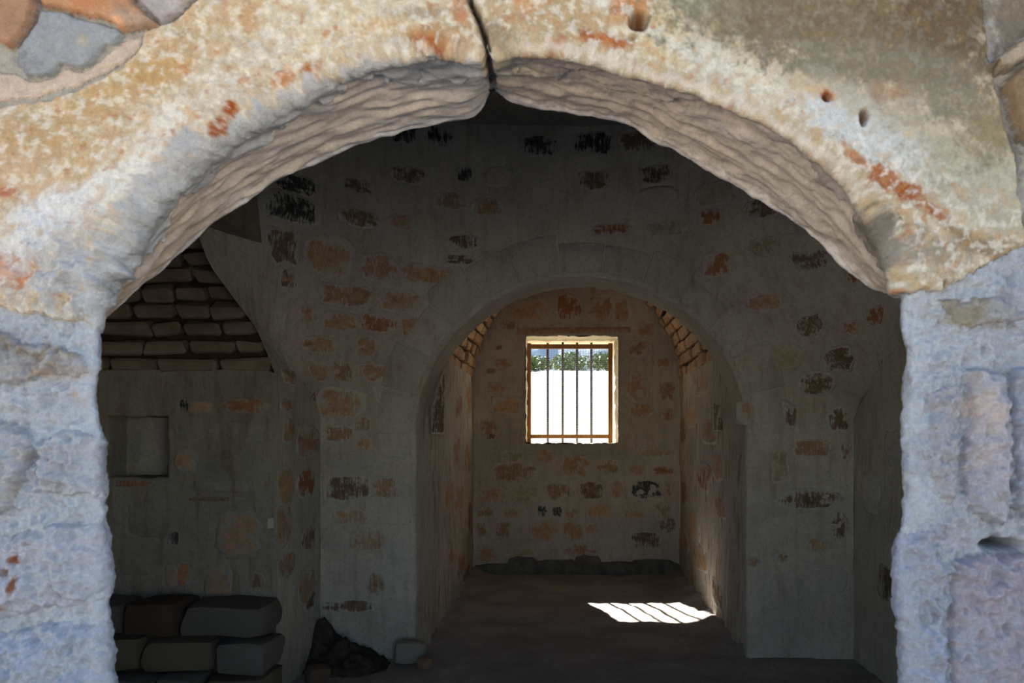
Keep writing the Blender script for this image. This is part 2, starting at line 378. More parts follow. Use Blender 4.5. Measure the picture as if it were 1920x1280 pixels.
arch = (LAB == 1) | (LAB == 2)
limeline = np.where(PX[..., 0] > 1690, 455+np.clip(PX[..., 0]-1930, 0, 400)*.35, 545)+70*fbm(P*5+120, 3)*(np.abs(PX[..., 0]-960) > 960)
jamb = (~arch) & (PX[..., 1] > limeline)
# ---- relief
f8 = fbm(P*9+3, 4); f25 = fbm(P*26+7, 4); f80 = fbm(P*80+1, 3); rg = ridged(P*np.array([16, 16, 16])+2, 3); rg2 = ridged(P*42+12, 3)
H = np.zeros(TG.shape)
for k, s in enumerate(STONES):
    sd = SD[k]; H += s[2]*sstep(-s[3]*.30, s[3]*.7, sd)
    if k > 1: H += .008*s[5]*sstep(0, 34, sd)*sstep(0, .02, s[2])
amp = np.ones(TG.shape)
H += (LAB == 1)*sstep(.0, .25, TG)*sstep(1.25, .95, TG)*(.0040*(ridged(P*np.array([30, 30, 30])+61, 3)-.2)+.0045*f25)
for k, s in enumerate(STONES): amp = np.where(LAB == k+1, s[5], amp)
amp = np.where(arch, 1.0, amp)
olive = sstep(-40, 60, 250-(PX[..., 1]-(.52*(PX[..., 0]-1250)+40))-220)*sstep(1180, 1300, PX[..., 0])
Hf = .006*f8+.0042*f25+.0016*f80
f50 = fbm(P*48+77, 4, .6); Hj = .008*f8+.0105*f25+.0070*f50+.0022*f80+.0085*(ridged(P*np.array([44, 44, 30])+5, 4)-.3)*sstep(-.35, .3, fbm(P*12+15, 3))
# lower left end of the arch: hacked, lumpy
hack = np.exp(-(((PX[..., 0]-150)/120)**2+((PX[..., 1]-520)/95)**2))*(LAB == 1)
H += np.where(jamb, Hj*np.clip(amp, .7, 1.6), Hf*np.where(arch, 1-.45*olive, amp))
H += hack*(.012*f25+.0065*rg2+.003*f80)
# vertical lobes on the right jamb
vl = fbm(P*np.array([26, 26, 6])+50, 3); H += np.where(jamb & (PX[..., 0] > 960), .013*vl, 0)
# underside of the arch: tooled, drawn out along the arch and peeling in layers near the front arris
arcu = np.broadcast_to((np.arange(NU)*.0042)[:, None], TG.shape); acr = TG*.24
PS = np.stack([arcu*7+acr*18, acr*40-arcu*6.5, 0*arcu+3], -1)
PS2 = np.stack([arcu*5.5+acr*6, acr*34-arcu*1.6, 0*arcu+8], -1)
tool = np.where(u01[:, None] < nA1, fbm(PS, 2, .4)*(.45+.9*sstep(-.4, .6, fbm(P*7+55, 2))), fbm(PS2, 3, .5)*.62+.4*f25); tool2 = np.where(u01[:, None] < nA1, fbm(PS*np.array([.5, .55, 1])+9, 2), fbm(PS2*np.array([.6, .5, 1])+9, 2)*.7)
ws = sstep(.75, 1.15, TG)*(TG < 2.5)*arch
H = H*(1-.75*ws)+ws*(.0066*tool+.0085*tool2)
lay = TG-(1.16+.26*fbm(np.stack([arcu*6, acr*0+1, acr*0], -1), 3)+.10*fbm(P*30+21, 3)+.16*np.interp(u01, [nA0, nA0+90, nA0+160, nA0+300, nA1, nA1+200, nA1+330], [.9, .5, -.2, .1, .8, -1.2, 0.2])[:, None])
H += np.where(arch, .009*sstep(.012, -.02, lay)*sstep(.2, .7, TG), 0)
# crack between the two arch stones, holes and pits
def segd(pts):
    d = np.full(TG.shape, 1e9); x, y = PW[..., 0], PW[..., 1]
    for (ax, ay), (bx, by) in zip(pts[:-1], pts[1:]):
        t = np.clip(((x-ax)*(bx-ax)+(y-ay)*(by-ay))/((bx-ax)**2+(by-ay)**2), 0, 1); d = np.minimum(d, np.hypot(x-ax-t*(bx-ax), y-ay-t*(by-ay)))
    return d
ck = segd([(876, -120), (880, 0), (890, 24), (905, 58), (915, 105), (924, 165)])
H -= .034*np.exp(-(ck/6.0)**2)*(TG < 2.5)
ck2 = segd([(1600, 26), (1612, 12), (1628, 9)]); H -= .004*np.exp(-(ck2/2.5)**2)
for (x, y, rx, ry, dp) in [(1196, 46, 14, 14, .10), (1184, 76, 6, 6, .016), (1545, 187, 7, 7, .035), (1615, 224, 7, 13, .045), (1880, 1020, 34, 9, .11), (1868, 1012, 9, 9, .03), (5, 228, 5, 5, .02), (1898, 1024, 12, 8, .03), (1765, 535, 3, 5, .02)]:
    H -= dp*np.exp(-(((PX[..., 0]-x+wx*.6)/rx)**2+((PX[..., 1]-y+wy*.4)/ry)**2)**1.6)*(TG < 1.5)
# layered edge along the front arris of the right stone: a thin pale lip
H = np.where(TG < -1.5, H*np.linspace(.3, 1, NV)[None], H)
H[TG > 2.5] *= .5

H *= 1-.75*np.exp(-(((PX[..., 0]-196)/55)**2+((PX[..., 1]-605)/50)**2))*(TG > -.5)
edge_d = np.abs(PX[..., 0]-Fp[:, 0][:, None]); H = np.where(jamb, H*(.34+.66*sstep(0, 70, edge_d)), H)
VV = POS+NRM*H[..., None]
# ---- mineral colour of the surface, with light fall-off painted into the right jamb
CB = np.zeros(TG.shape+(3,)); CB[:] = lin((166, 160, 152))
for k, s in enumerate(STONES): CB[LAB == k+1] = lin(s[4])
CB[jamb & (LAB == 0)] = lin((184, 187, 194))
nz1 = fbm(P*40+60, 4); nz2 = fbm(P*55+80, 4); nz3 = fbm(P*14+90, 3); nzf = fbm(P*150+30, 3)
def splat(x, y, rx, ry, c, s=1.0, rot=0, where=None, soft=.55):
    global CB
    a = math.radians(rot); dx, dy = PX[..., 0]-x, PX[..., 1]-y
    d = np.hypot((dx*math.cos(a)+dy*math.sin(a))/rx, (-dx*math.sin(a)+dy*math.cos(a))/ry)
    m = s*sstep(1+soft, 1-soft, d+.55*nz1+.35*nz3+.3*nzf)
    if where is not None: m = m*where
    CB = CB*(1-m[..., None])+lin(c)*m[..., None]
onface = (TG < 1.05)*1.0
aL1 = (LAB == 1)*onface; aR1 = (LAB == 2)*onface
SP = [ # left arch stone
 (60, 285, 95, 60, (186, 158, 124), .9, -20, 1), (220, 180, 170, 36, (192, 162, 118), .9, -27, 1), (330, 135, 60, 45, (190, 152, 100), .8, -30, 1),
 (430, 50, 110, 60, (198, 174, 138), .8, -20, 1), (600, 70, 170, 60, (214, 202, 180), .8, -15, 1), (720, 30, 120, 36, (212, 198, 172), .8, 0, 1),
 (430, 150, 110, 40, (206, 194, 176), .8, -30, 1), (300, 240, 120, 50, (212, 196, 176), .7, -30, 1), (180, 260, 80, 40, (196, 168, 130), .8, -30, 1),
 (332, 225, 36, 26, (228, 220, 208), .9, -20, 1), (110, 395, 80, 46, (226, 224, 226), 1, -35, 1), (215, 345, 110, 30, (226, 222, 216), .9, -36, 1),
 (60, 458, 60, 28, (224, 222, 224), 1, -30, 1), (30, 345, 50, 40, (206, 178, 150), .8, -30, 1), (14, 364, 20, 8, (178, 105, 70), .9, 0, 1),
 (28, 512, 42, 24, (206, 146, 112), 1, 8, 1), (436, 206, 11, 10, (164, 98, 60), 1.2, 0, 1), (410, 236, 20, 9, (164, 104, 68), 1.1, -30, 1),
 (812, 70, 34, 15, (166, 100, 62), 1.2, 5, 1), (585, 128, 22, 8, (168, 108, 68), 1.1, -25, 1), (535, 148, 22, 10, (196, 128, 78), 1, -25, 1),
 (862, 28, 14, 40, (190, 122, 76), .8, -15, 1), (800, 30, 60, 12, (160, 146, 128), .8, -8, 1), (850, 62, 60, 14, (186, 158, 120), .8, 0, 1), (700, 60, 60, 18, (210, 180, 140), .7, -10, 1),
 (590, 100, 20, 20, (222, 200, 160), .7, 0, 1), (470, 40, 14, 26, (190, 140, 95), .6, 10, 1), (140, 330, 60, 20, (200, 165, 115), .7, -30, 1),
 # right arch stone
 (960, 40, 70, 44, (186, 164, 132), .9, 15, 2), (1060, 40, 80, 46, (184, 158, 120), .9, 0, 2), (985, 8, 34, 18, (206, 160, 120), .9, 0, 2),
 (1125, 8, 16, 18, (218, 210, 194), 1.2, -20, 2), (1185, 12, 34, 44, (198, 128, 76), 1, 20, 2), (1150, 86, 46, 13, (176, 108, 70), 1.1, 12, 2),
 (1165, 68, 22, 12, (215, 200, 175), .9, 10, 2), (1250, 70, 44, 60, (212, 194, 158), .9, 20, 2), (1330, 116, 80, 36, (206, 204, 192), .9, 30, 2), (1240, 110, 60, 14, (205, 185, 150), .8, 22, 2),
 (1430, 160, 80, 36, (212, 202, 182), .9, 28, 2), (1470, 25, 240, 84, (128, 122, 100), 1.1, 10, 2), (1330, 10, 60, 50, (140, 134, 112), .8, 15, 2), (1650, 50, 240, 86, (122, 108, 86), 1.1, 6, 2),
 (1800, 50, 110, 120, (102, 86, 66), 1, 0, 2), (1700, 140, 170, 46, (124, 115, 98), 1, 6, 2), (1580, 130, 120, 40, (130, 122, 102), .9, 10, 2),
 (1600, 200, 90, 34, (176, 170, 156), .8, 25, 2), (1520, 186, 44, 26, (208, 178, 146), .9, 20, 2), (1545, 190, 13, 13, (172, 100, 54), 1.1, 0, 2), (1618, 232, 11, 22, (160, 88, 44), 1.2, -12, 2),
 (1530, 215, 60, 16, (205, 205, 198), .9, 25, 2), (1600, 262, 110, 28, (200, 206, 208), 1, 34, 2), (1695, 300, 120, 46, (202, 203, 200), 1, 38, 2), (1690, 210, 60, 40, (168, 158, 140), .7, 20, 2), (1665, 175, 30, 20, (160, 120, 95), .6, 0, 2),
 (1800, 320, 90, 90, (172, 166, 146), .9, 0, 2), (1850, 380, 60, 70, (176, 172, 156), .9, 0, 2), (1840, 240, 50, 60, (140, 128, 100), .9, 0, 2), (1790, 200, 50, 40, (132, 124, 106), .8, 0, 2),
 (1655, 340, 30, 24, (168, 108, 74), 1.1, 20, 2), (1690, 360, 50, 20, (162, 102, 68), 1.2, 22, 2), (1745, 398, 46, 13, (156, 102, 70), 1.1, 32, 2), (1600, 300, 34, 9, (170, 108, 72), .9, 40, 2),
 (1800, 448, 100, 20, (142, 120, 92), 1, 14, 2), (1790, 405, 70, 16, (196, 188, 168), .8, 28, 2), (1740, 430, 40, 12, (210, 200, 180), .8, 35, 2), (1720, 470, 70, 30, (150, 140, 124), .8, 20, 2),
]
for (x, y, rx, ry, c, s, rot, lb) in SP:
    splat(x, y, rx, ry, c, s, rot, ((LAB == lb)*(TG < (1.05 if lb == 1 else 1.02))))
# fine mottling of the two faces
mw = sstep(-.05, .6, nz2+.5*fbm(P*130+7, 3))*.62*(arch*onface)*(1-.85*olive); CB = CB*(1-mw[..., None])+lin((230, 222, 210))*mw[..., None]
mo = sstep(-.05, .7, -nz2+.4*nz1)*.5*(arch*onface)*(1-.8*olive); CB = CB*(1-mo[..., None])+lin((190, 150, 108))*mo[..., None]
mr = sstep(.42, .85, fbm(P*48+140, 4)+.3*nz3)*.65*(arch*onface)*(1-olive); CB = CB*(1-mr[..., None])+lin((182, 122, 82))*mr[..., None]
# arris and underside
gth = np.interp(u01, [nA0, nA0+120, nA0+230, nA1-60, nA1], [0.05, .15, .42, .62, .66])[:, None]
gb = sstep(gth-.16, gth+.16, TG+.40*nz1+.25*nz3)*(LAB == 1)*(TG < 2.5)*(PX[..., 0] < 905)
CB = CB*(1-gb[..., None])+lin((180, 177, 176))*gb[..., None]
gb = hack*sstep(-.3, .2, nz1+.3); CB = CB*(1-gb[..., None])+lin((186, 186, 190))*gb[..., None]
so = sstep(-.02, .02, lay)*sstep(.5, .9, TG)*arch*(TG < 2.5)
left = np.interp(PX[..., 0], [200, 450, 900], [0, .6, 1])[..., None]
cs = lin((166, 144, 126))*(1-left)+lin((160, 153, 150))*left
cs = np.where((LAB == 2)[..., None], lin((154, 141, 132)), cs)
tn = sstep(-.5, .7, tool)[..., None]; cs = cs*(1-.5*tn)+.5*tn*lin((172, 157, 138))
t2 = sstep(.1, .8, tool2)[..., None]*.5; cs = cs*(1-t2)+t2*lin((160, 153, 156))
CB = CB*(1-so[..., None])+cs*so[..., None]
g2 = (1-sstep(-.02, .02, lay))*sstep(.6, 1.0, TG)*(LAB == 2)*(TG < 2.5); CB = CB*(1-.9*g2[..., None])+lin((166, 152, 148))*.9*g2[..., None]
lip = np.exp(-(lay/.02)**2)*arch*(TG > .8)*(TG < 2.3)*(nz1 > -.15)*np.where(LAB == 1, .8, .35); CB = CB*(1-lip[..., None])+lin((226, 222, 214))*lip[..., None]
lp2 = np.exp(-((TG-.42-.2*nz1)/.16)**2)*(LAB == 2)*.75*sstep(930, 1000, PX[..., 0])*sstep(1640, 1560, PX[..., 0]); CB = CB*(1-lp2[..., None])+lin((214, 200, 186))*lp2[..., None]
bl = sstep(1.86, 1.98, TG+.06*nz1)*(TG < 2.5)*arch*.7; CB = CB*(1-bl[..., None])+lin((190, 184, 182))*bl[..., None]
for (x, y, rx, ry, c, s, rot) in [(1655, 440, 24, 60, (112, 104, 94), .9, -28), (1690, 470, 30, 30, (150, 142, 130), .8, 0), (560, 325, 30, 9, (200, 200, 192), 1, -25), (800, 122, 60, 18, (150, 150, 154), .8, -10), (985, 115, 40, 10, (205, 190, 160), .8, 10), (940, 70, 40, 20, (150, 134, 112), .8, 20)]:
    splat(x, y, rx, ry, c, s, rot, arch*1.0)
# red specks, rust and lichen on the limewashed jambs
for (x, y, rx, ry, c, s) in [(36, 1048, 10, 6, (150, 96, 72), 1), (18, 1072, 10, 8, (140, 105, 90), 1), (42, 1094, 7, 12, (140, 90, 66), 1), (15, 1135, 9, 5, (150, 105, 85), .9), (135, 738, 10, 8, (190, 150, 125), .8), (130, 700, 50, 10, (190, 160, 138), .6), (40, 660, 60, 26, (150, 136, 122), .6), (1835, 770, 30, 30, (205, 182, 172), .7), (1860, 880, 30, 40, (190, 176, 182), .6), (1780, 1010, 50, 30, (176, 166, 174), .6), (1880, 1080, 60, 40, (160, 146, 160), .7), (1830, 590, 60, 20, (150, 140, 124), .8), (1870, 612, 60, 8, (150, 128, 106), .7), (1700, 720, 8, 50, (150, 140, 130), .4), (1905, 560, 40, 60, (150, 150, 158), .5)]:
    splat(x, y, rx, ry, c, s, 0, jamb*1.0)
jm = sstep(.15, .6, nz2)*.35*jamb; CB = CB*(1-jm[..., None])+lin((172, 160, 152))*jm[..., None]
splat(180, 14, 46, 18, (188, 130, 94), 1, 0, (LAB == 5)*1.0); splat(265, 45, 34, 16, (176, 152, 134), .8, 0, (LAB == 5)*1.0); splat(235, 52, 12, 7, (226, 170, 130), .9, 20, (LAB == 5)*1.0)
splat(345, 14, 24, 20, (188, 178, 176), .8, 0, (LAB == 6)*1.0)
splat(165, 86, 10, 9, (170, 162, 148), .9, 0, (LAB == 4)*1.0); splat(55, 130, 30, 22, (128, 128, 132), .8, 0, (LAB == 4)*1.0)
splat(20, 160, 34, 26, (160, 150, 148), .7, 0, (LAB == 0)*onface); splat(1890, 300, 30, 60, (112, 108, 104), .8, 0, (LAB == 0)*onface); splat(1905, 40, 60, 70, (110, 96, 80), .8, 0, (LAB == 0)*onface)
# the crown crack is coloured darker
jd = sstep(7, 0, ck)*.75*(TG < 1.6); CB = CB*(1-jd[..., None])+lin((62, 50, 40))*jd[..., None]
vr = np.where(jamb, .5, .16)[..., None]   # limewash runs over the joints of the jamb stones
jb = lin((178, 180, 188))*np.where(PX[..., 0] > 960, .86, 1.0)[..., None]  # right jamb darkened in the colour for weaker light there
CB = np.where(jamb[..., None], CB*(1-.55*sstep(-.35, .25, nz3+.6*nz1)[..., None])+jb*.55*sstep(-.35, .25, nz3+.6*nz1)[..., None], CB)
CB = CB*(1+.10*nzf[..., None]+.10*nz1[..., None]*~jamb[..., None])
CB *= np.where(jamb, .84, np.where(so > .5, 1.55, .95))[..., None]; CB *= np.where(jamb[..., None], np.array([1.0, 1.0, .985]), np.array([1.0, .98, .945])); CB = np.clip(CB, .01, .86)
faces = gridfaces(NU, NV); vflat = VV.reshape(-1, 3); cflat = np.concatenate([CB, np.where(ws > .3, .22, np.where(jamb, .5, .8))[..., None]], -1).reshape(-1, 4); nflat = NRM.reshape(-1, 3); lflat = LAB.reshape(-1)
flab = lflat[faces[:, 0]]
def submesh(fs, skirt):
    used = np.unique(fs); remap = np.full(len(vflat), -1); remap[used] = np.arange(len(used))
    f = remap[fs]; v = vflat[used]; c = cflat[used]; n = nflat[used]
    if skirt:
        e = np.concatenate([f[:, [0, 1]], f[:, [1, 2]], f[:, [2, 3]], f[:, [3, 0]]])
        key = np.sort(e, 1); key = key[:, 0].astype(np.int64)*len(v)+key[:, 1]
        _, inv, cnt = np.unique(key, return_inverse=True, return_counts=True); be = e[cnt[inv] == 1]
        bv = np.unique(be); m2 = np.full(len(v), -1); m2[bv] = np.arange(len(bv))+len(v)
        v = np.vstack([v, v[bv]-n[bv]*skirt]); c = np.vstack([c, c[bv]])
        f = np.vstack([f, np.stack([be[:, 1], be[:, 0], m2[be[:, 0]], m2[be[:, 1]]], 1)])
    return v, f, c
v_, f_, c_ = submesh(faces[flab == 0], 0)
wall_front = tag(mesh('wall_front', v_, f_, M_FRONT, None, c_), 'limewashed rubble wall with the open arched doorway', 'wall', None, 'structure')
for k, s in enumerate(STONES):
    fs = faces[flab == k+1]
    if len(fs) < 4: continue
    v_, f_, c_ = submesh(fs, .03)
    o = mesh(s[0], v_, f_, M_FRONT, wall_front, c_)
    if s[6]: o['label'] = s[6]
print('front verts', len(vflat))

# ------------------------------------------------------------------ interior walls
PLC = np.array([.55, .52, .455])
def hwall(p): return .012*fbm(p*2.3+70, 3)+.005*fbm(p*11+13, 3)
def plcol(p, tint=1.0):
    a = fbm(p*1.6+33, 3)[..., None]; b = fbm(p*6+44, 3)[..., None]
    c = PLC*(1+.16*a)*tint
    y = sstep(.1, .7, b)*.35; c = c*(1-y)+np.array([.50, .46, .37])*y
    return np.clip(c, .02, .8)
def plane_wall(name, a0, a1, b0, b1, step, mp, nrm, mat, col=None, edge=0):
    """plastered face over (a,b); mp(a,b) gives the point, nrm the way it looks"""
    na, nb = max(2, int(abs(a1-a0)/step)+1), max(2, int(abs(b1-b0)/step)+1)
    A, B = np.meshgrid(np.linspace(a0, a1, na), np.linspace(b0, b1, nb), indexing='ij')
    p = mp(A, B); v = p+np.array(nrm)*hwall(p)[..., None]
    c = plcol(p) if col is None else np.broadcast_to(np.array(col), p.shape)
    return mesh(name, v.reshape(-1, 3), gridfaces(na, nb), mat, None, c.reshape(-1, 3))
def sweep_wall(name, contour, dirs, rect, steps, mp, nrm, reveal, mat, ragged=.006, bv=.02):
    """wall with an opening: rings run from the opening's edge out to rect; reveal = [(depth, inset), ...] behind the face"""
    ct = np.array(contour); dr = np.array(dirs)
    big = 1e9
    tx = np.where(dr[:, 0] > 1e-6, (rect[1]-ct[:, 0])/np.maximum(dr[:, 0], 1e-6), np.where(dr[:, 0] < -1e-6, (rect[0]-ct[:, 0])/np.minimum(dr[:, 0], -1e-6), big))
    tz = np.where(dr[:, 1] > 1e-6, (rect[3]-ct[:, 1])/np.maximum(dr[:, 1], 1e-6), np.where(dr[:, 1] < -1e-6, (rect[2]-ct[:, 1])/np.minimum(dr[:, 1], -1e-6), big))
    tm = np.minimum(tx, tz); ring = []; nrm = np.array(nrm, float)
    for k in range(steps, -1, -1):
        t = bv+(tm-bv)*(k/steps)**1.15; q = ct+dr*t[:, None]; p = mp(q[:, 0], q[:, 1]); ring.append((p+nrm*hwall(p)[:, None], p))
    rag = lambda p: ragged*fbm(p*18+5, 3)
    for (dep, ins) in [(bv*.3, bv*.3)]+list(reveal):
        q = ct+dr*ins; p = mp(q[:, 0], q[:, 1])-nrm*dep; q3 = mp(ct[:, 0]+dr[:, 0], ct[:, 1]+dr[:, 1])-mp(ct[:, 0], ct[:, 1])
        ring.append((p+q3*rag(p)[:, None], p))
    v = np.stack([r[0] for r in ring], 1); p = np.stack([r[1] for r in ring], 1)
    return mesh(name, v.reshape(-1, 3), gridfaces(len(ct), len(ring)), mat, None, plcol(p).reshape(-1, 3))

TONE = {'b': (.44, .29, .19), 'r': (.40, .18, .10), 'k': (.07, .075, .065), 'o': (.52, .34, .19), 'g': (.50, .45, .39), 'd': (.23, .155, .11), 'p': (.56, .535, .48), 'y': (.42, .36, .24), 'w': (.60, .56, .48)}
def poly_block(name, outline, mp, nrm, parent, mat, tone, proud=.003, inset=.80, fade=0, back=.03):
    """a stone let into a wall: outline (a,b), its face a little proud, its edge smeared over by the plaster"""
    o = np.array(outline); c = o.mean(0); n = len(o); nrm = np.array(nrm, float)
    inn = c+(o-c)*inset
    def lift(q, h):
        p = mp(q[:, 0], q[:, 1]); return p+nrm*(hwall(p)+h)[:, None]
    hj = np.array([rng.uniform(.6, 1.25) for _ in range(n)])*proud
    v = np.vstack([lift(o, -back), lift(o, -.0012), lift(inn, hj), lift(c[None], np.array([proud*1.1]))])
    fs = []
    for i in range(n):
        j = (i+1) % n
        fs += [(i, j, n+j, n+i), (n+i, n+j, 2*n+j, 2*n+i), (2*n+i, 2*n+j, 3*n)]
    col = np.ones((3*n+1, 4)); col[:, :3] = np.clip(np.array(TONE[tone])*(rng.uniform(.82, 1.15) if tone != 'p' else rng.uniform(.94, 1.04)), .015, .8)
    if mat in (M_STONE, M_STONE_DIM): col[:2*n, 3] = 0.12; col[2*n:3*n, 3] = [rng.uniform(.55, 1.0) for _ in range(n)]; col[3*n:, 3] = .95
    return mesh(name, v, fs, mat, parent, col)
def blob(cx, cz, hx, hz, n=13, rough=.10, e=4.5):
    pts = []
    for i in range(n):
        a = 2*math.pi*(i+rng.uniform(-.2, .2))/n; ca, sa = math.cos(a), math.sin(a)
        r = (abs(ca)**e+abs(sa)**e)**(-1/e)*(1+rng.uniform(-rough, rough)); pts.append((cx+hx*r*ca, cz+hz*r*sa))
    return pts
def stones(txt, parent, d, mp, nrm, mat=None, planeX=None, proud=.003, pm=M_WASH, sm=None):
    """list of 'x0 y0 x1 y1 tone' as measured on the photograph, put on the wall at its true distance"""
    for ln in txt.strip().split(','):
        q = ln.split(); x0, y0, x1, y1 = map(float, q[:4]); tn = q[4]
        if planeX is None:
            a0, a1 = (x0-VX)/F*d, (x1-VX)/F*d; dz = d
        else:
            a0, a1 = sorted((planeX*F/(x0-VX), planeX*F/(x1-VX))); dz = (a0+a1)/2
        z0, z1 = EYE-(y1-VY)/F*dz, EYE-(y0-VY)/F*dz
        pr = proud; gw = 1.16 if tn != 'p' else 1.0
        poly_block('stone', blob((a0+a1)/2, (z0+z1)/2, (a1-a0)/2*gw, (z1-z0)/2*gw, 13, .11), mp, nrm, parent, mat or (pm if tn == 'p' else (sm or M_STONE)), tn, pr, .74 if tn != 'p' else .93)

DF = 4.86; DB = 7.83; XL, XR = -1.46, 1.58; PASS = .949; TF = .36
# -- far wall of the chamber with the arch of the inner passage
cxA, aA, zS, rise = .0275, .94, EYE+.006, .90
ct = []; dr = []
for z in np.linspace(-.08, zS, 70)[:-1]: ct.append((cxA-aA, z)); dr.append((-1, 0))
for th in np.linspace(math.pi, 0, 150):
    ct.append((cxA+aA*math.cos(th), zS+rise*math.sin(th))); dr.append((math.cos(th), math.sin(th)))
for z in np.linspace(zS, -.08, 70)[1:]: ct.append((cxA+aA, z)); dr.append((1, 0))
def rw(b): return np.interp(b, [1.36, 1.46, 1.60, 1.75, 2.0, 2.4, 3.1], [.0005, .12, .46, .72, 1.08, 1.58, 1.68])
def MPF(a, b):
    """the far wall, curving round into the corner webs of the vault above shoulder height"""
    a = np.asarray(a, float); b = np.asarray(b, float)+0*a; r = rw(b); xl = XL-.35*np.clip(b-1.5625, 0, 1.15)
    sl = np.maximum(0, xl+r-a); sr = np.maximum(0, a-(XR-r)); th = np.minimum(np.maximum(sl, sr)/r, math.pi/2)
    X = np.where(sl > 0, xl+r-r*np.sin(th), np.where(sr > 0, XR-r+r*np.sin(th), a))
    return np.stack([X, DF-r*(1-np.cos(th)), b], -1)
wall_far = tag(sweep_wall('wall_far', ct, dr, (-2.25, 2.2, -.1, 3.4), 90, MPF, (0, -1, 0), [(.02, 0), (.12, 0), (.24, 0), (TF, 0)], M_WASH, .009), 'dim plastered rubble wall pierced by the inner arch', 'wall', None, 'structure')
FAR = """730 250 785 290 k,800 250 850 286 k,975 254 1050 292 k,1075 250 1150 292 k,1165 255 1242 292 d,858 316 888 347 k,912 316 958 350 g,1084 322 1140 356 d,1200 318 1260 350 d,
460 366 505 402 b,520 384 602 416 k,500 420 602 466 k,650 366 700 392 d,812 370 872 400 b,888 374 946 404 b,1194 360 1272 402 g,1300 362 1376 402 y,740 330 800 360 d,
640 424 712 452 d,730 420 780 446 b,840 446 900 470 d,1112 421 1180 443 r,1312 410 1352 436 r,1215 424 1290 448 y,1400 404 1470 436 d,
500 478 562 532 d,580 474 664 540 b,680 492 746 538 b,756 502 800 536 b,790 506 852 536 o,838 482 892 498 d,900 470 960 500 p,1318 484 1368 526 r,1400 470 1460 498 y,1456 420 1540 470 g,
522 542 556 572 d,604 550 700 586 b,712 552 790 588 b,560 592 588 632 b,606 598 674 628 o,678 594 754 626 r,755 596 800 636 b,470 560 515 590 p,
560 644 636 670 o,672 634 706 670 b,574 686 618 718 b,626 682 664 716 b,676 684 744 714 b,510 600 550 640 p,516 720 556 740 b,
562 736 590 770 d,596 730 682 782 b,700 700 770 760 p,668 782 696 808 b,612 796 662 828 b,670 820 694 842 b,704 790 772 860 p,606 846 700 880 p,
614 890 694 938 d,698 896 746 934 b,604 886 612 940 p,626 956 692 980 b,696 958 772 984 p,654 990 726 1032 b,604 985 650 1036 p,730 996 774 1060 p,610 1050 680 1076 p,690 1072 722 1112 b,606 1126 704 1146 d,714 1120 770 1180 p,
522 542 556 572 b,460 366 506 402 b,1388 750 1482 798 b,1470 760 1494 800 d,1550 764 1592 808 d,1424 800 1490 850 p,1490 826 1560 856 b,1448 840 1480 905 y,1576 830 1598 860 b,
1458 918 1572 952 d,1470 880 1560 908 p,1402 1042 1424 1062 b,1460 1038 1478 1054 b,1510 1010 1560 1034 b,1470 960 1590 1000 p,1424 970 1480 1030 p,1560 960 1586 1010 d,1430 1076 1510 1130 p,1510 1060 1590 1110 p,1430 1140 1520 1190 p,
1400 560 1462 590 b,1490 600 1540 640 d,1420 650 1500 690 y,1580 620 1612 640 r,1588 524 1616 562 r,1480 500 1560 530 d,1540 660 1600 700 d,1500 700 1560 740 d,1632 604 1672 632 r"""
stones(FAR, wall_far, DF, MPF, (0, -1, 0))
# voussoirs of the inner arch
nV = 13
for k in range(nV):
    t0, t1 = math.pi*(k+.02)/nV, math.pi*(k+1-.02)/nV; w_ = rng.uniform(.17, .28)
    pts = [(cxA+(aA+.03)*math.cos(t0+(t1-t0)*i/4), zS+(rise+.03)*math.sin(t0+(t1-t0)*i/4)) for i in range(5)]
    pts += [(cxA+(aA+w_)*math.cos(t1-(t1-t0)*i/4), zS+(rise+w_)*math.sin(t1-(t1-t0)*i/4)) for i in range(5)]
    poly_block('arch_stone', pts, MPF, (0, -1, 0), wall_far, M_WASH, 'p', .007, .95, .1, .04)
# chipped brown corners where the arch springs
poly_block('chipped_corner', [(-.885, 1.27), (-.805, 1.27), (-.795, 1.67), (-.81, 1.67), (-.885, 1.44)], lambda a, b: np.stack([a, 0*a+5.20, b], -1), (0, -1, 0), wall_far, M_STONE, 'd', .01, .9, .1)
poly_block('chipped_corner', [(.80, 1.29), (.86, 1.29), (.86, 1.45), (.80, 1.46)], lambda a, b: np.stack([a, 0*a+5.0, b], -1), (0, -1, 0), wall_far, M_STONE, 'd', .01, .9, .1)

# -- side walls of the chamber
MPR = lambda a, b: np.stack([0*a+XR, a, b], -1); MPL = lambda a, b: np.stack([0*a+XL-.35*np.clip(b-1.5625, 0, 1.15), a, b], -1)
wall_right = tag(plane_wall('wall_right', 1.9, 5.0, -.08, 3.3, .035, MPR, (-1, 0, 0), M_WASH), 'dark plastered side wall right of the chamber', 'wall', None, 'structure')
for (a, z, ha, hz, tn) in [(4.5, 1.7, .16, .09, 'd'), (4.2, 1.2, .2, .1, 'p'), (4.6, .95, .14, .12, 'p'), (4.3, .5, .2, .1, 'd'), (4.55, 2.05, .15, .07, 'r'), (3.9, 1.6, .2, .12, 'b'), (3.5, 1.1, .22, .12, 'b'), (3.2, .6, .2, .12, 'p'), (2.8, 1.5, .2, .1, 'd')]:
    poly_block('stone', blob(a, z, ha, hz), MPR, (-1, 0, 0), wall_right, M_STONE, tn)
DA, ZA = 4.13, 1.5625                       # alcove back wall, springing of its vault
AH = [(0, 0), (.02, .10), (.055, .2), (.10, .3), (.16, .4), (.23, .5), (.32, .6), (.43, .69), (.56, .77), (.72, .84), (.87, .88)]
AC = AH+[(1.015, .89)]+[(2.03-o, z) for o, z in AH[::-1]]
def XLz(z): return XL-.35*np.clip(z-ZA, 0, 1.15)
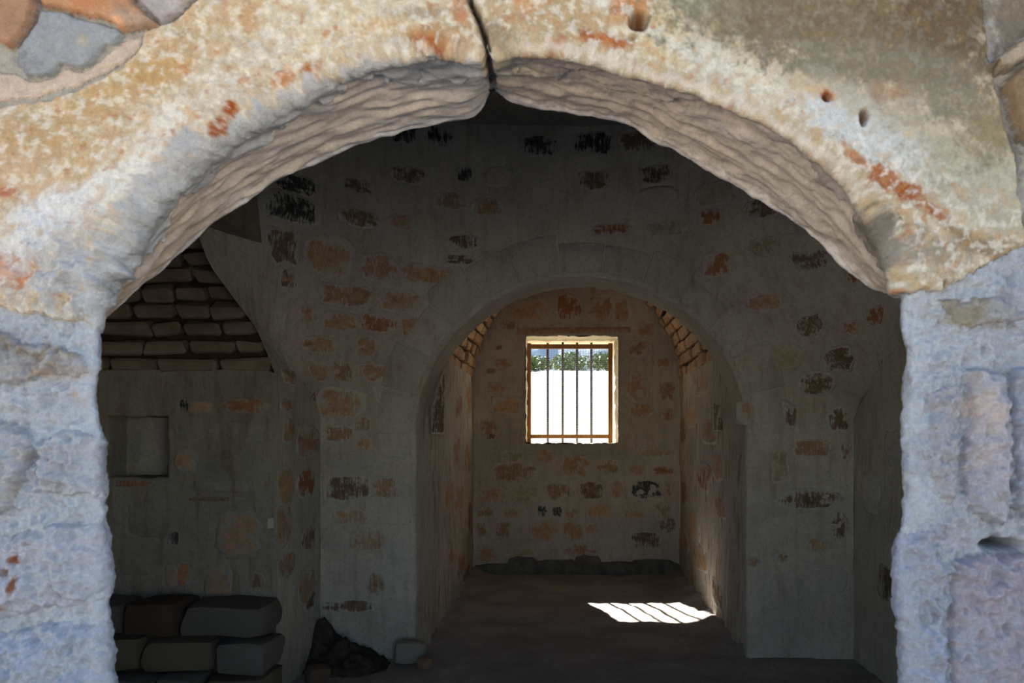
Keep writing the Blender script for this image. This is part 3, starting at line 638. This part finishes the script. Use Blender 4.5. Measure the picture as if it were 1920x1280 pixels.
acx = np.array([p[0] for p in AC]); acz = np.array([p[1] for p in AC])
pier = plane_wall('wall_left', DA, 5.0, -.08, 3.3, .03, MPL, (1, 0, 0), M_WASH)
na = 70; nb = 50
aa = np.linspace(DA, DA-2.03, na); zlo = ZA+np.interp(DA-aa, acx, acz)
A = np.repeat(aa[:, None], nb, 1); B = zlo[:, None]+(3.3-zlo[:, None])*np.linspace(0, 1, nb)[None]
p = MPL(A, B); p[..., 0] = XLz(B); v = p+np.array([1, 0, 0])*hwall(p)[..., None]
wall_left = tag(pier, 'plastered pier and side wall around the left alcove', 'wall', None, 'structure')
mesh('alcove_spandrel', v.reshape(-1, 3), gridfaces(na, nb), M_WASH, wall_left, plcol(p).reshape(-1, 3))
tag(plane_wall('wall_entrance_left', 1.9, DA-2.03, -.08, 3.3, .05, MPL, (1, 0, 0), M_WASH), 'short plastered wall between doorway and alcove', 'wall', None, 'structure')
LW = """524 748 548 770 b,528 786 552 830 b,520 880 550 945 o,560 880 590 930 r,518 950 546 1020 b,566 990 592 1030 d,520 1040 552 1080 b,560 1070 590 1130 b,556 800 596 860 b,530 690 556 720 b,572 1110 592 1140 d"""
stones(LW, wall_left, 0, MPL, (1, 0, 0), planeX=XL)
# -- alcove: back wall with its small square wall niche, vault of thin courses, bench
MPA = lambda a, b: np.stack([a, 0*a+DA, b], -1)
nx0, nx1, nz0, nz1_ = (205-VX)/F*DA, (314-VX)/F*DA, EYE-(893-VY)/F*DA, EYE-(781-VY)/F*DA
def rect_contour(x0, x1, z0, z1, n):
    c = []; d = []
    def side(p, q, corner):
        for t in np.linspace(0, 1, n)[:-1]:
            c.append((p[0]+(q[0]-p[0])*t, p[1]+(q[1]-p[1])*t))
    side((x0, z0), (x0, z1), 0); side((x0, z1), (x1, z1), 0); side((x1, z1), (x1, z0), 0); side((x1, z0), (x0, z0), 0); c.append(c[0])
    cx, cz = (x0+x1)/2, (z0+z1)/2
    for (x, z) in c:
        dx, dz = (x-cx)/(x1-x0), (z-cz)/(z1-z0); m = max(abs(dx), abs(dz)); l = math.hypot(dx, dz); d.append((dx/l, dz/l))
    return c, d
ct, dr = rect_contour(nx0, nx1, nz0, nz1_, 26)
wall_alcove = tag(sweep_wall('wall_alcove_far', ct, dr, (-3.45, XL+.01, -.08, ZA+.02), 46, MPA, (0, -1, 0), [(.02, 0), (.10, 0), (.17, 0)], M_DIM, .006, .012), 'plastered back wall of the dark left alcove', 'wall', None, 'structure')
nb_ = plane_wall('niche_back', nx0-.03, nx1+.03, nz0-.03, nz1_+.03, .03, lambda a, b: np.stack([a, 0*a+DA+.165, b], -1), (0, -1, 0), M_WASH, PLC*.8); nb_.parent = wall_alcove; nb_['label'] = 'back of the small square wall niche'
ALC = """338 748 354 772 k,352 752 398 776 b,416 748 500 774 r,330 842 370 884 b,390 790 500 830 p,390 850 460 890 p,350 930 450 940 d,334 780 384 830 p,240 935 320 1010 p,405 960 486 1040 b,330 1056 356 1096 r,310 1060 334 1100 b,384 1060 432 1130 b,470 1074 496 1102 d,314 996 336 1022 k,220 900 290 912 r,360 900 480 925 p,226 1040 290 1080 p"""
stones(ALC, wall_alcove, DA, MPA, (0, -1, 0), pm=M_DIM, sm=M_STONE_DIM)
# vault courses of the alcove
xs0 = -3.45
vs = []; fs = []
for i, (o_, z_) in enumerate(AC):
    nx_, nz_ = 0, .03
    for x in (xs0, XLz(ZA+z_)-.02): vs.append((x, DA-o_*1.0+.04, ZA+z_+.05))
for i in range(len(AC)-1): fs.append((2*i, 2*i+1, 2*i+3, 2*i+2))
ceil_alc = tag(mesh('ceiling_alcove', vs, fs, M_JOINT), 'low vault of thin dark stone courses over the left alcove', 'vault', None, 'structure')
arc = np.r_[0, np.cumsum(np.hypot(np.diff(acx), np.diff(acz)))]
nC = 34; se = np.linspace(0, arc[-1], nC+1)
for k in range(nC):
    s0, s1 = se[k], se[k+1]; ox0, ox1 = np.interp([s0, s1], arc, acx); z0, z1 = np.interp([s0, s1], arc, acz)
    L = math.hypot(ox1-ox0, z1-z0); t = np.array([0, -(ox1-ox0)/L, (z1-z0)/L]); nn = np.array([0, -(z1-z0)/L, -(ox1-ox0)/L])
    x = float(XLz(ZA+(z0+z1)/2))-.004
    first = True
    while x > -3.4:
        l = rng.uniform(.13, .30); l = min(l, x+3.45)
        h = [l/2-.006, L/2-.007-rng.uniform(0, .008), .035]
        cv, cf = chamfer(h, .012, .009); cv = np.array(cv)
        mid_ = np.array([x-l/2, DA-(ox0+ox1)/2, ZA+(z0+z1)/2])+nn*(-.028+rng.uniform(-.012, .018))
        a_ = rng.uniform(-.02, .02); ex = np.array([1, 0, 0])+a_*t; ex /= np.linalg.norm(ex); et = t-a_*np.array([1, 0, 0])
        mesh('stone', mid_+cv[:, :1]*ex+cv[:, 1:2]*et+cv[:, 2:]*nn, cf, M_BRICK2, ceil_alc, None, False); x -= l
tag(box('wall_alcove_end', (-3.6, -3.42), (1.7, DA+.3), (-.1, 2.4), M_CORE), 'hidden end wall of the left alcove', 'wall', None, 'structure')
# stone bench along the back of the alcove
bench = tag(empty('stone_bench', (-2.4, 3.9, 0)), 'dark rubble stone bench along the foot of the alcove wall', 'bench')
box('core', (-3.4, -1.50), (3.90, 4.10), (-.02, .47), M_SOIL, None, .02).parent = None
core = bpy.data.objects['core']; core.parent = bench; core.matrix_parent_inverse = Matrix.Translation(-bench.location)
def rock(h, e=7, k=6, amp=.12):
    """an uneven squared stone: a rounded block with a worn, lumpy face"""
    vs = []; fs = []; off = np.array([rng.uniform(0, 99) for _ in range(3)]); g = np.linspace(-1, 1, k)
    for ax in range(3):
        for s_ in (-1, 1):
            b0 = len(vs)
            for u in g:
                for v_ in g:
                    q = [0, 0, 0]; q[ax] = s_; q[(ax+1) % 3] = u; q[(ax+2) % 3] = v_; vs.append(q)
            f = gridfaces(k, k)+b0; fs.append(f if s_ < 0 else f[:, ::-1])
    v = np.array(vs, float); v /= (np.abs(v)**e).sum(1)[:, None]**(1/e); w_ = v*np.array(h)
    n1 = fbm(w_*9+off, 3)[:, None]; sh = perlin(np.stack([w_+off, w_+off+40, w_+off+80], 1)*5)
    return w_*(1+.10*n1)+amp*min(h)*sh*1.5+.004*fbm(w_*45+off, 2)[:, None], np.vstack(fs)
def bench_stone(x, y, z, tone):
    h = [(x[1]-x[0])/2, (y[1]-y[0])/2, (z[1]-z[0])/2]; cv, cf = rock(h)
    cv = np.array(cv)+np.array([(x[0]+x[1])/2, (y[0]+y[1])/2, (z[0]+z[1])/2])
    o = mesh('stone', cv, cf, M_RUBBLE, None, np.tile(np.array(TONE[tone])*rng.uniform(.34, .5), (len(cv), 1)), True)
    o.parent = bench; o.matrix_parent_inverse = Matrix.Translation(-bench.location)
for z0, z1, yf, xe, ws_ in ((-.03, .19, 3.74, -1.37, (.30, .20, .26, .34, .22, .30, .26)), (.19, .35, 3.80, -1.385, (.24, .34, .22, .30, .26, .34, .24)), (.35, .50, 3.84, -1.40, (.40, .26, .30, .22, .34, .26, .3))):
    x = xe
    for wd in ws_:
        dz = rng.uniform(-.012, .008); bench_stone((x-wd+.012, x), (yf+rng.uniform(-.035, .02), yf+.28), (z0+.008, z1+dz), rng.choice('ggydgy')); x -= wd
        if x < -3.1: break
# -- the passage behind the arch: walls, vault, window wall
ZV = EYE+.52; YV0 = DF+TF
MPPL = lambda a, b: np.stack([np.interp(a, [DF+.06, DF+.30, DB], [cxA-aA-.02, cxA-aA+.018, -PASS]), a, b], -1); MPPR = lambda a, b: np.stack([np.interp(a, [DF+.06, DF+.30, DB], [cxA+aA+.02, cxA+aA-.018, PASS]), a, b], -1)
wpl = tag(plane_wall('wall_passage_left', DF+.06, DB+.05, -.08, ZV+.02, .03, MPPL, (1, 0, 0), M_WORN), 'streaked worn plaster wall left of the barred window', 'wall', None, 'structure')
wpr = tag(plane_wall('wall_passage_right', DF+.06, DB+.05, -.08, ZV+.02, .03, MPPR, (-1, 0, 0), M_WORN), 'streaked worn plaster wall right of the barred window', 'wall', None, 'structure')
stones("1316 790 1346 830 b,1306 870 1334 918 r,1288 760 1308 800 o,1292 960 1312 1010 o,1342 930 1360 972 b,1300 1024 1326 1066 o,1277 900 1289 950 b,1334 1090 1356 1140 d,1276 780 1286 830 b,1300 700 1330 740 b,1280 1000 1290 1040 b,1338 850 1356 900 b", wpr, 0, MPPR, (-1, 0, 0), planeX=PASS)
stones("846 740 862 790 b,870 720 884 780 o,842 820 860 870 b,868 830 882 890 b,846 910 864 960 b,872 940 884 1000 r,850 1030 870 1080 b,826 900 840 960 b,830 1010 844 1060 b,866 1060 880 1090 d", wpl, 0, MPPL, (1, 0, 0), planeX=-PASS)
n_ = 40; vs = []; fs = []
for k in range(n_+1):
    th = math.pi*k/n_
    for y in (YV0-.3, DB+.1): vs.append((-(PASS+.035)*math.cos(th), y, ZV+(PASS+.035)*math.sin(th)))
for k in range(n_): fs.append((2*k, 2*k+1, 2*k+3, 2*k+2))
vault = tag(mesh('ceiling_passage', vs, fs, M_JOINT), 'barrel vault of small tan stones over the window passage', 'vault', None, 'structure')
nC = 30
for k in range(nC):
    th0, th1 = math.pi*k/nC, math.pi*(k+1)/nC; th = (th0+th1)/2
    er = np.array([-math.cos(th), 0, math.sin(th)]); et = np.array([math.sin(th), 0, math.cos(th)])
    y = YV0+.005-(k % 2)*.13
    while y < DB-.02:
        l = min(rng.uniform(.26, .46), DB+.02-y); hw = PASS*(th1-th0)/2
        cv, cf = chamfer([l/2-.018-rng.uniform(0, .012), hw-.006-rng.uniform(0, .006), .045], .009, .008); cv = np.array(cv)
        a_ = rng.uniform(-.05, .05); ey = np.array([0, 1, 0])+a_*et; et2 = et-a_*np.array([0, 1, 0])
        c_ = er*(PASS+.030-rng.uniform(-.006, .016))+np.array([0, y+l/2, ZV])
        mesh('stone', c_+cv[:, :1]*ey+cv[:, 1:2]*et2+cv[:, 2:]*er, cf, M_BRICK, vault, None, False); y += l
# window wall
WX0, WX1, WZ0, WZ1 = -.465, .380, 1.197, 2.178
MPB = lambda a, b: np.stack([a, 0*a+DB, b], -1)
ct, dr = rect_contour(WX0, WX1, WZ0, WZ1, 40)
wall_window = tag(sweep_wall('wall_window', ct, dr, (-1.05, 1.05, -.08, 3.0), 44, MPB, (0, -1, 0), [(.004, .004)], M_WASH, .006, .012), 'rubble end wall around the barred window', 'wall', None, 'structure')
BACK = """955 562 1036 602 b,1044 552 1092 602 r,1102 560 1148 602 b,1152 566 1176 602 b,940 600 968 620 b,1196 604 1222 630 b,928 646 942 656 d,912 690 930 700 b,930 672 960 690 b,922 744 976 776 o,900 788 932 816 b,912 812 930 824 d,1172 700 1216 752 b,1234 716 1266 750 b,1182 756 1226 782 o,1240 766 1264 788 b,1180 640 1214 668 b,1230 670 1256 690 b,914 716 950 736 b,
942 844 982 866 y,1008 842 1036 866 b,926 868 1008 902 b,1054 854 1106 896 o,1118 858 1160 888 o,1178 868 1206 890 b,1224 874 1262 890 r,1198 838 1260 856 y,
898 914 950 942 b,962 908 1012 940 y,1022 906 1072 936 b,1088 902 1132 936 d,1144 904 1166 932 b,1182 900 1240 936 k,1246 902 1264 930 b,
894 954 926 968 b,944 954 976 970 b,1008 948 1026 968 k,1034 950 1054 968 k,1058 952 1084 970 b,1098 946 1152 968 o,1172 954 1202 972 o,1228 942 1258 976 y,
892 978 912 1006 b,930 976 960 1008 b,994 976 1046 1014 o,1056 978 1092 1016 o,1098 980 1122 1000 b,1184 996 1240 1028 d,1236 972 1268 1000 d,1130 990 1176 1030 p,
894 1020 934 1052 b,944 1024 1004 1050 y,1056 1018 1124 1040 b,1140 1036 1200 1050 p"""
stones(BACK, wall_window, DB, MPB, (0, -1, 0))
poly_block('lintel', [(-.56, 2.19), (.50, 2.205), (.50, 2.262), (-.56, 2.25)], MPB, (0, -1, 0), wall_window, M_STONE, 'b', .012, .97, .4)
for x0, x1, h in ((-.95, -.58, .09), (-.64, -.34, .15), (-.40, .03, .12), (-.02, .24, .16), (.18, .60, .10), (.50, .95, .12)):
    o = poly_block('mortar_patch', blob((x0+x1)/2, h/2-.01, (x1-x0)/2, h/2+.02), MPB, (0, -1, 0), wall_window, M_GREYM, 'd', .02, .8, 0)
for nm, x, z in (('wall_mass_window_left', (-1.01, -.475), (-.1, 2.85)), ('wall_mass_window_right', (.392, 1.01), (-.1, 2.85)), ('wall_mass_window_below', (-.475, .392), (-.1, 1.182)), ('wall_mass_window_above', (-.475, .392), (2.192, 2.85))):
    tag(box(nm, x, (7.875, 8.26), z, M_CORE), 'masonry body of the window wall', 'wall', None, 'structure')
# window: rough plaster reveal, wooden screen with wire mesh, iron bars
window = tag(empty('window_1', ((WX0+WX1)/2, DB+.2, WZ0)), 'small bright barred window with a wooden mesh screen', 'window', None, 'structure')
def adopt(o, par): o.parent = par; o.matrix_parent_inverse = Matrix.Translation(-par.location); return o
ct, dr = rect_contour(WX0, WX1, WZ0, WZ1, 40); ct = np.array(ct); dr = np.array(dr)
oc, _ = rect_contour(-.462, .338, 1.185, 2.142, 40); oc = np.array(oc)
ring = []
for dep, f in ((-.002, -.02), (.0, 0), (.06, .16), (.17, .5), (.30, .8), (.42, 1.0), (.43, 1.02)):
    q = ct*(1-f)+oc*f; p = MPB(q[:, 0], q[:, 1])+np.array([0, dep, 0]); e = (.014-.02*dep)*fbm(p*13+8, 3)+.006*fbm(p*42, 2)
    p[:, 0] += dr[:, 0]*e; p[:, 2] += dr[:, 1]*e; ring.append(p)
v = np.stack(ring, 1); adopt(mesh('reveal', v.reshape(-1, 3), gridfaces(len(ct), len(ring)), M_REVEAL), window)['label'] = 'rough cream plaster reveal'
YS = 8.02
screen = empty('mesh_screen', (0, YS, 1.19)); adopt(screen, window)
def bar(name, x, y, z, mat, bev=.004, par=None):
    o = box(name, x, y, z, mat, None, bev, .001); par = par or window
    o.parent = par; o.matrix_parent_inverse = Matrix.Translation(-Vector((0, YS, 1.19)) if par is screen else -window.location); return o
for x0, x1 in ((-.470, -.428), (.298, .340)): bar('stile', (x0, x1), (YS, YS+.03), (1.19, 2.135), M_WOOD, .004, screen)
for z0, z1 in ((2.082, 2.124), (1.240, 1.276)): bar('rail', (-.428, .298), (YS, YS+.03), (z0, z1), M_WOOD, .004, screen)
for X in (-.274, -.132, .005, .142):
    bar('window_bar', (X-.011, X+.011), (8.12, 8.142), (1.16, 2.17), M_IRON, .003)
vs = []; fs = []
def wire(p, q, r):
    p, q = np.array(p), np.array(q); ax = (q-p)/np.linalg.norm(q-p); s = np.array([0, 1, 0]); t = np.cross(ax, s); b0 = len(vs)
    for e in (p, q):
        for a in range(4): vs.append(e+r*(math.cos(a*math.pi/2+.78)*s+math.sin(a*math.pi/2+.78)*t))
    for a in range(4): fs.append((b0+a, b0+(a+1) % 4, b0+4+(a+1) % 4, b0+4+a))
YM = YS+.036
for x in np.arange(-.362, .30, .025): wire((x+rng.uniform(-.001, .001), YM, 1.25), (x, YM, 2.10), .0014)
for z in np.arange(1.262, 2.10, .0185): wire((-.366, YM+.002, z+rng.uniform(-.001, .001)), (.31, YM+.002, z), .0013)
wm = mesh('wire_mesh', vs, fs, M_WIRE, screen, None, False); wm.matrix_parent_inverse = Matrix.Translation(-Vector((0, YS, 1.19))); tag(wm, 'fine wire mesh in the wooden screen', None, None, 'stuff')

# -- ceiling, roof, masonry mass, floors
tag(plane_wall('ceiling', XL-.7, XR+.1, 1.7, DF+.05, .06, lambda a, b: np.stack([a, b, 0*a+EYE+1.765], -1), (0, 0, -1), M_WASH, PLC*.75), 'dark rough plaster ceiling of the chamber', 'ceiling', None, 'structure')
tag(box('roof', (-3.8, 3.8), (1.5, 8.3), (3.12, 3.45), M_CORE), 'thick masonry roof over the chamber', 'roof', None, 'structure')
for nm, x, y, z, lb in (('wall_mass_left', (-3.8, -1.01), (5.23, 8.26), (-.1, 3.12), 'hidden masonry left of the window passage'), ('wall_mass_right', (1.01, 3.8), (5.23, 8.26), (-.1, 3.12), 'hidden masonry right of the window passage'),
        ('wall_mass_above', (-1.01, 1.01), (5.25, 8.26), (2.81, 3.12), 'hidden masonry above the passage vault'), ('wall_mass_right_side', (1.64, 3.8), (1.96, 5.23), (-.1, 3.12), 'hidden masonry behind the right chamber wall'),
        ('wall_mass_alcove', (-3.8, -1.53), (4.34, 5.23), (-.1, 3.12), 'hidden masonry behind the alcove'), ('wall_mass_alcove_top', (-3.8, -1.53), (1.96, 4.34), (2.2, 3.12), 'hidden masonry above the alcove'),
        ('wall_mass_alcove_side', (-3.8, -3.62), (1.96, 4.34), (-.1, 2.2), 'hidden masonry beyond the alcove')):
    tag(box(nm, x, y, z, M_CORE), lb, 'wall', None, 'structure')
def hfloor(p): return .012*fbm(p*1.8+15, 3)+.005*fbm(p*9+25, 3)
na, nb = 150, 190
A, B = np.meshgrid(np.linspace(-3.5, XR+.2, na), np.linspace(1.2, DB+.1, nb), indexing='ij')
p = np.stack([A, B, 0*A-.004], -1); p[..., 2] += hfloor(p)
# earth drifts up a little against the passage walls
for sx in (-1, 1): p[..., 2] += .07*np.exp(-np.clip((PASS+.02-sx*A), 0, 9)**2/.012)*(B > DF+.1)*(sx*A < PASS+.1)*(.6+.8*fbm(p*5+3, 2))
floor = tag(mesh('floor', p.reshape(-1, 3), gridfaces(na, nb), M_FLOOR), 'brown trodden earth floor with the sunlit window patch', 'floor', None, 'structure')
# dark soil heaped at the foot of the left pier, and broken stones beside it
na, nb = 40, 30
A, B = np.meshgrid(np.linspace(-1, 1, na), np.linspace(-1, 1, nb), indexing='ij')
r2 = np.hypot(A, B); q = np.stack([-1.27+.25*A, 4.70+.25*B, 0*A], -1); hh = .16*np.clip(1-r2, 0, 1)**.8*(1+.5*fbm(q*9, 3))+.02*fbm(q*30, 3)*(r2 < 1)
hh += .22*np.exp(-((q[..., 0]+1.44)/.09)**2-((q[..., 1]-4.80)/.13)**2)*(r2 < 1.2)
q[..., 2] = hfloor(q)-.02+hh
tag(mesh('soil_heap', q.reshape(-1, 3), gridfaces(na, nb), M_SOIL), 'heap of dark soil in the corner by the left pier', 'soil', None, 'stuff')
def rubble(name, loc, h, tone, label, rz=0):
    cv, cf = rock(h, 4)
    o = mesh(name, cv, cf, M_RUBBLE, None, np.tile(np.array(TONE[tone])*.7, (len(cv), 1)), True); o.location = loc; o.rotation_euler = (rng.uniform(-.1, .1), rng.uniform(-.1, .1), rz)
    return tag(o, label, 'stone', 'loose stones by the left pier')
rubble('rubble_stone', (-.93, 4.76, .06), (.085, .055, .065), 'g', 'pale broken block leaning at the foot of the left pier', .1)
rubble('rubble_stone', (-1.33, 4.38, .04), (.06, .05, .045), 'd', 'small dark stone in front of the soil heap', .6)
rubble('rubble_stone', (-.82, 4.62, .03), (.035, .03, .03), 'b', 'smallest stone, right of the pale broken block', .9)

# ------------------------------------------------------------------ outside
A, B = np.meshgrid(np.linspace(-40, 40, 60), np.linspace(-60, 1.5, 60), indexing='ij')
p = np.stack([A, B, 0*A-.03], -1); p[..., 2] += .02*fbm(p*.6, 3)
tag(mesh('ground', p.reshape(-1, 3), gridfaces(60, 60), M_YARD), 'stony yard in front of the doorway', 'ground', None, 'structure')
A, B = np.meshgrid(np.linspace(-40, 40, 90), np.linspace(8.2, 70, 90)**1.0, indexing='ij')
p = np.stack([A, B, np.interp(B, [8.2, 9.2, 16.5, 22, 70], [.70, .86, 2.52, 2.72, 5.0])], -1); p[..., 2] += .05*fbm(p*.9, 4)
tag(mesh('hill', p.reshape(-1, 3), gridfaces(90, 90), M_HILL), 'pale sunlit slope seen through the window', 'hill', None, 'structure')
A, B = np.meshgrid(np.linspace(-90, 90, 120), np.linspace(0, 1, 40), indexing='ij')
p = np.stack([A, 132+36*B, 4.0+27*B], -1); q_ = fbm(p*.06, 4); p[..., 1] += 2.2*q_; p[..., 2] += 1.6*fbm(p*.05+9, 3)
tag(mesh('haze_backdrop', p.reshape(-1, 3), gridfaces(120, 40), mat_plain('backdrop_haze', (.46, .50, .50), (.62, .66, .67), .12, .95, .3)), 'added slope standing in for the pale sky haze beyond the window', 'hill', None, 'structure')  # added slope, tilted and coloured to imitate bluish haze behind the shrubs
def shrub(x, y, zb, hgt, rx, label):
    r = tag(empty('shrub', (x, y, zb)), label, 'shrub', 'shrubs on the slope behind the window')
    vs = []; fs = []
    for i in range(700):
        a, b_, rr = rng.uniform(0, 6.28), rng.uniform(-1, 1), rng.random()**.4
        c = np.array([rx*rr*math.cos(a)*math.sqrt(1-b_*b_), rx*rr*math.sin(a)*math.sqrt(1-b_*b_), hgt*(.55+.45*rr*b_)])
        u = np.array([rng.gauss(0, 1) for _ in range(3)]); u /= np.linalg.norm(u); w_ = np.cross(u, [rng.gauss(0, 1) for _ in range(3)]); w_ /= np.linalg.norm(w_)
        l = rng.uniform(.03, .07); k = len(vs); vs += [c-u*l, c+w_*l*.35, c+u*l, c-w_*l*.35]; fs.append((k, k+1, k+2, k+3))
    tag(mesh('foliage', vs, fs, M_LEAF, r, None, False), None, None, None, 'stuff')
    vs = []; fs = []
    for k in range(5):
        z = hgt*.6*k/4; rr = .05*(1-.6*k/4)
        for a in range(6): vs.append((rr*math.cos(a*1.047)+.03*math.sin(k), rr*math.sin(a*1.047), z-.05))
    for k in range(4):
        for a in range(6): fs.append((6*k+a, 6*k+(a+1) % 6, 6*k+6+(a+1) % 6, 6*k+6+a))
    mesh('stem', vs, fs, M_BARK, r)
shrub(-.86, 17.0, 2.46, .42, .42, 'low dark shrub seen through the left side of the window')
shrub(-.12, 18.4, 2.55, .52, .46, 'taller dark shrub seen through the middle of the window')
shrub(.62, 17.2, 2.48, .46, .42, 'dark shrub seen through the right side of the window')
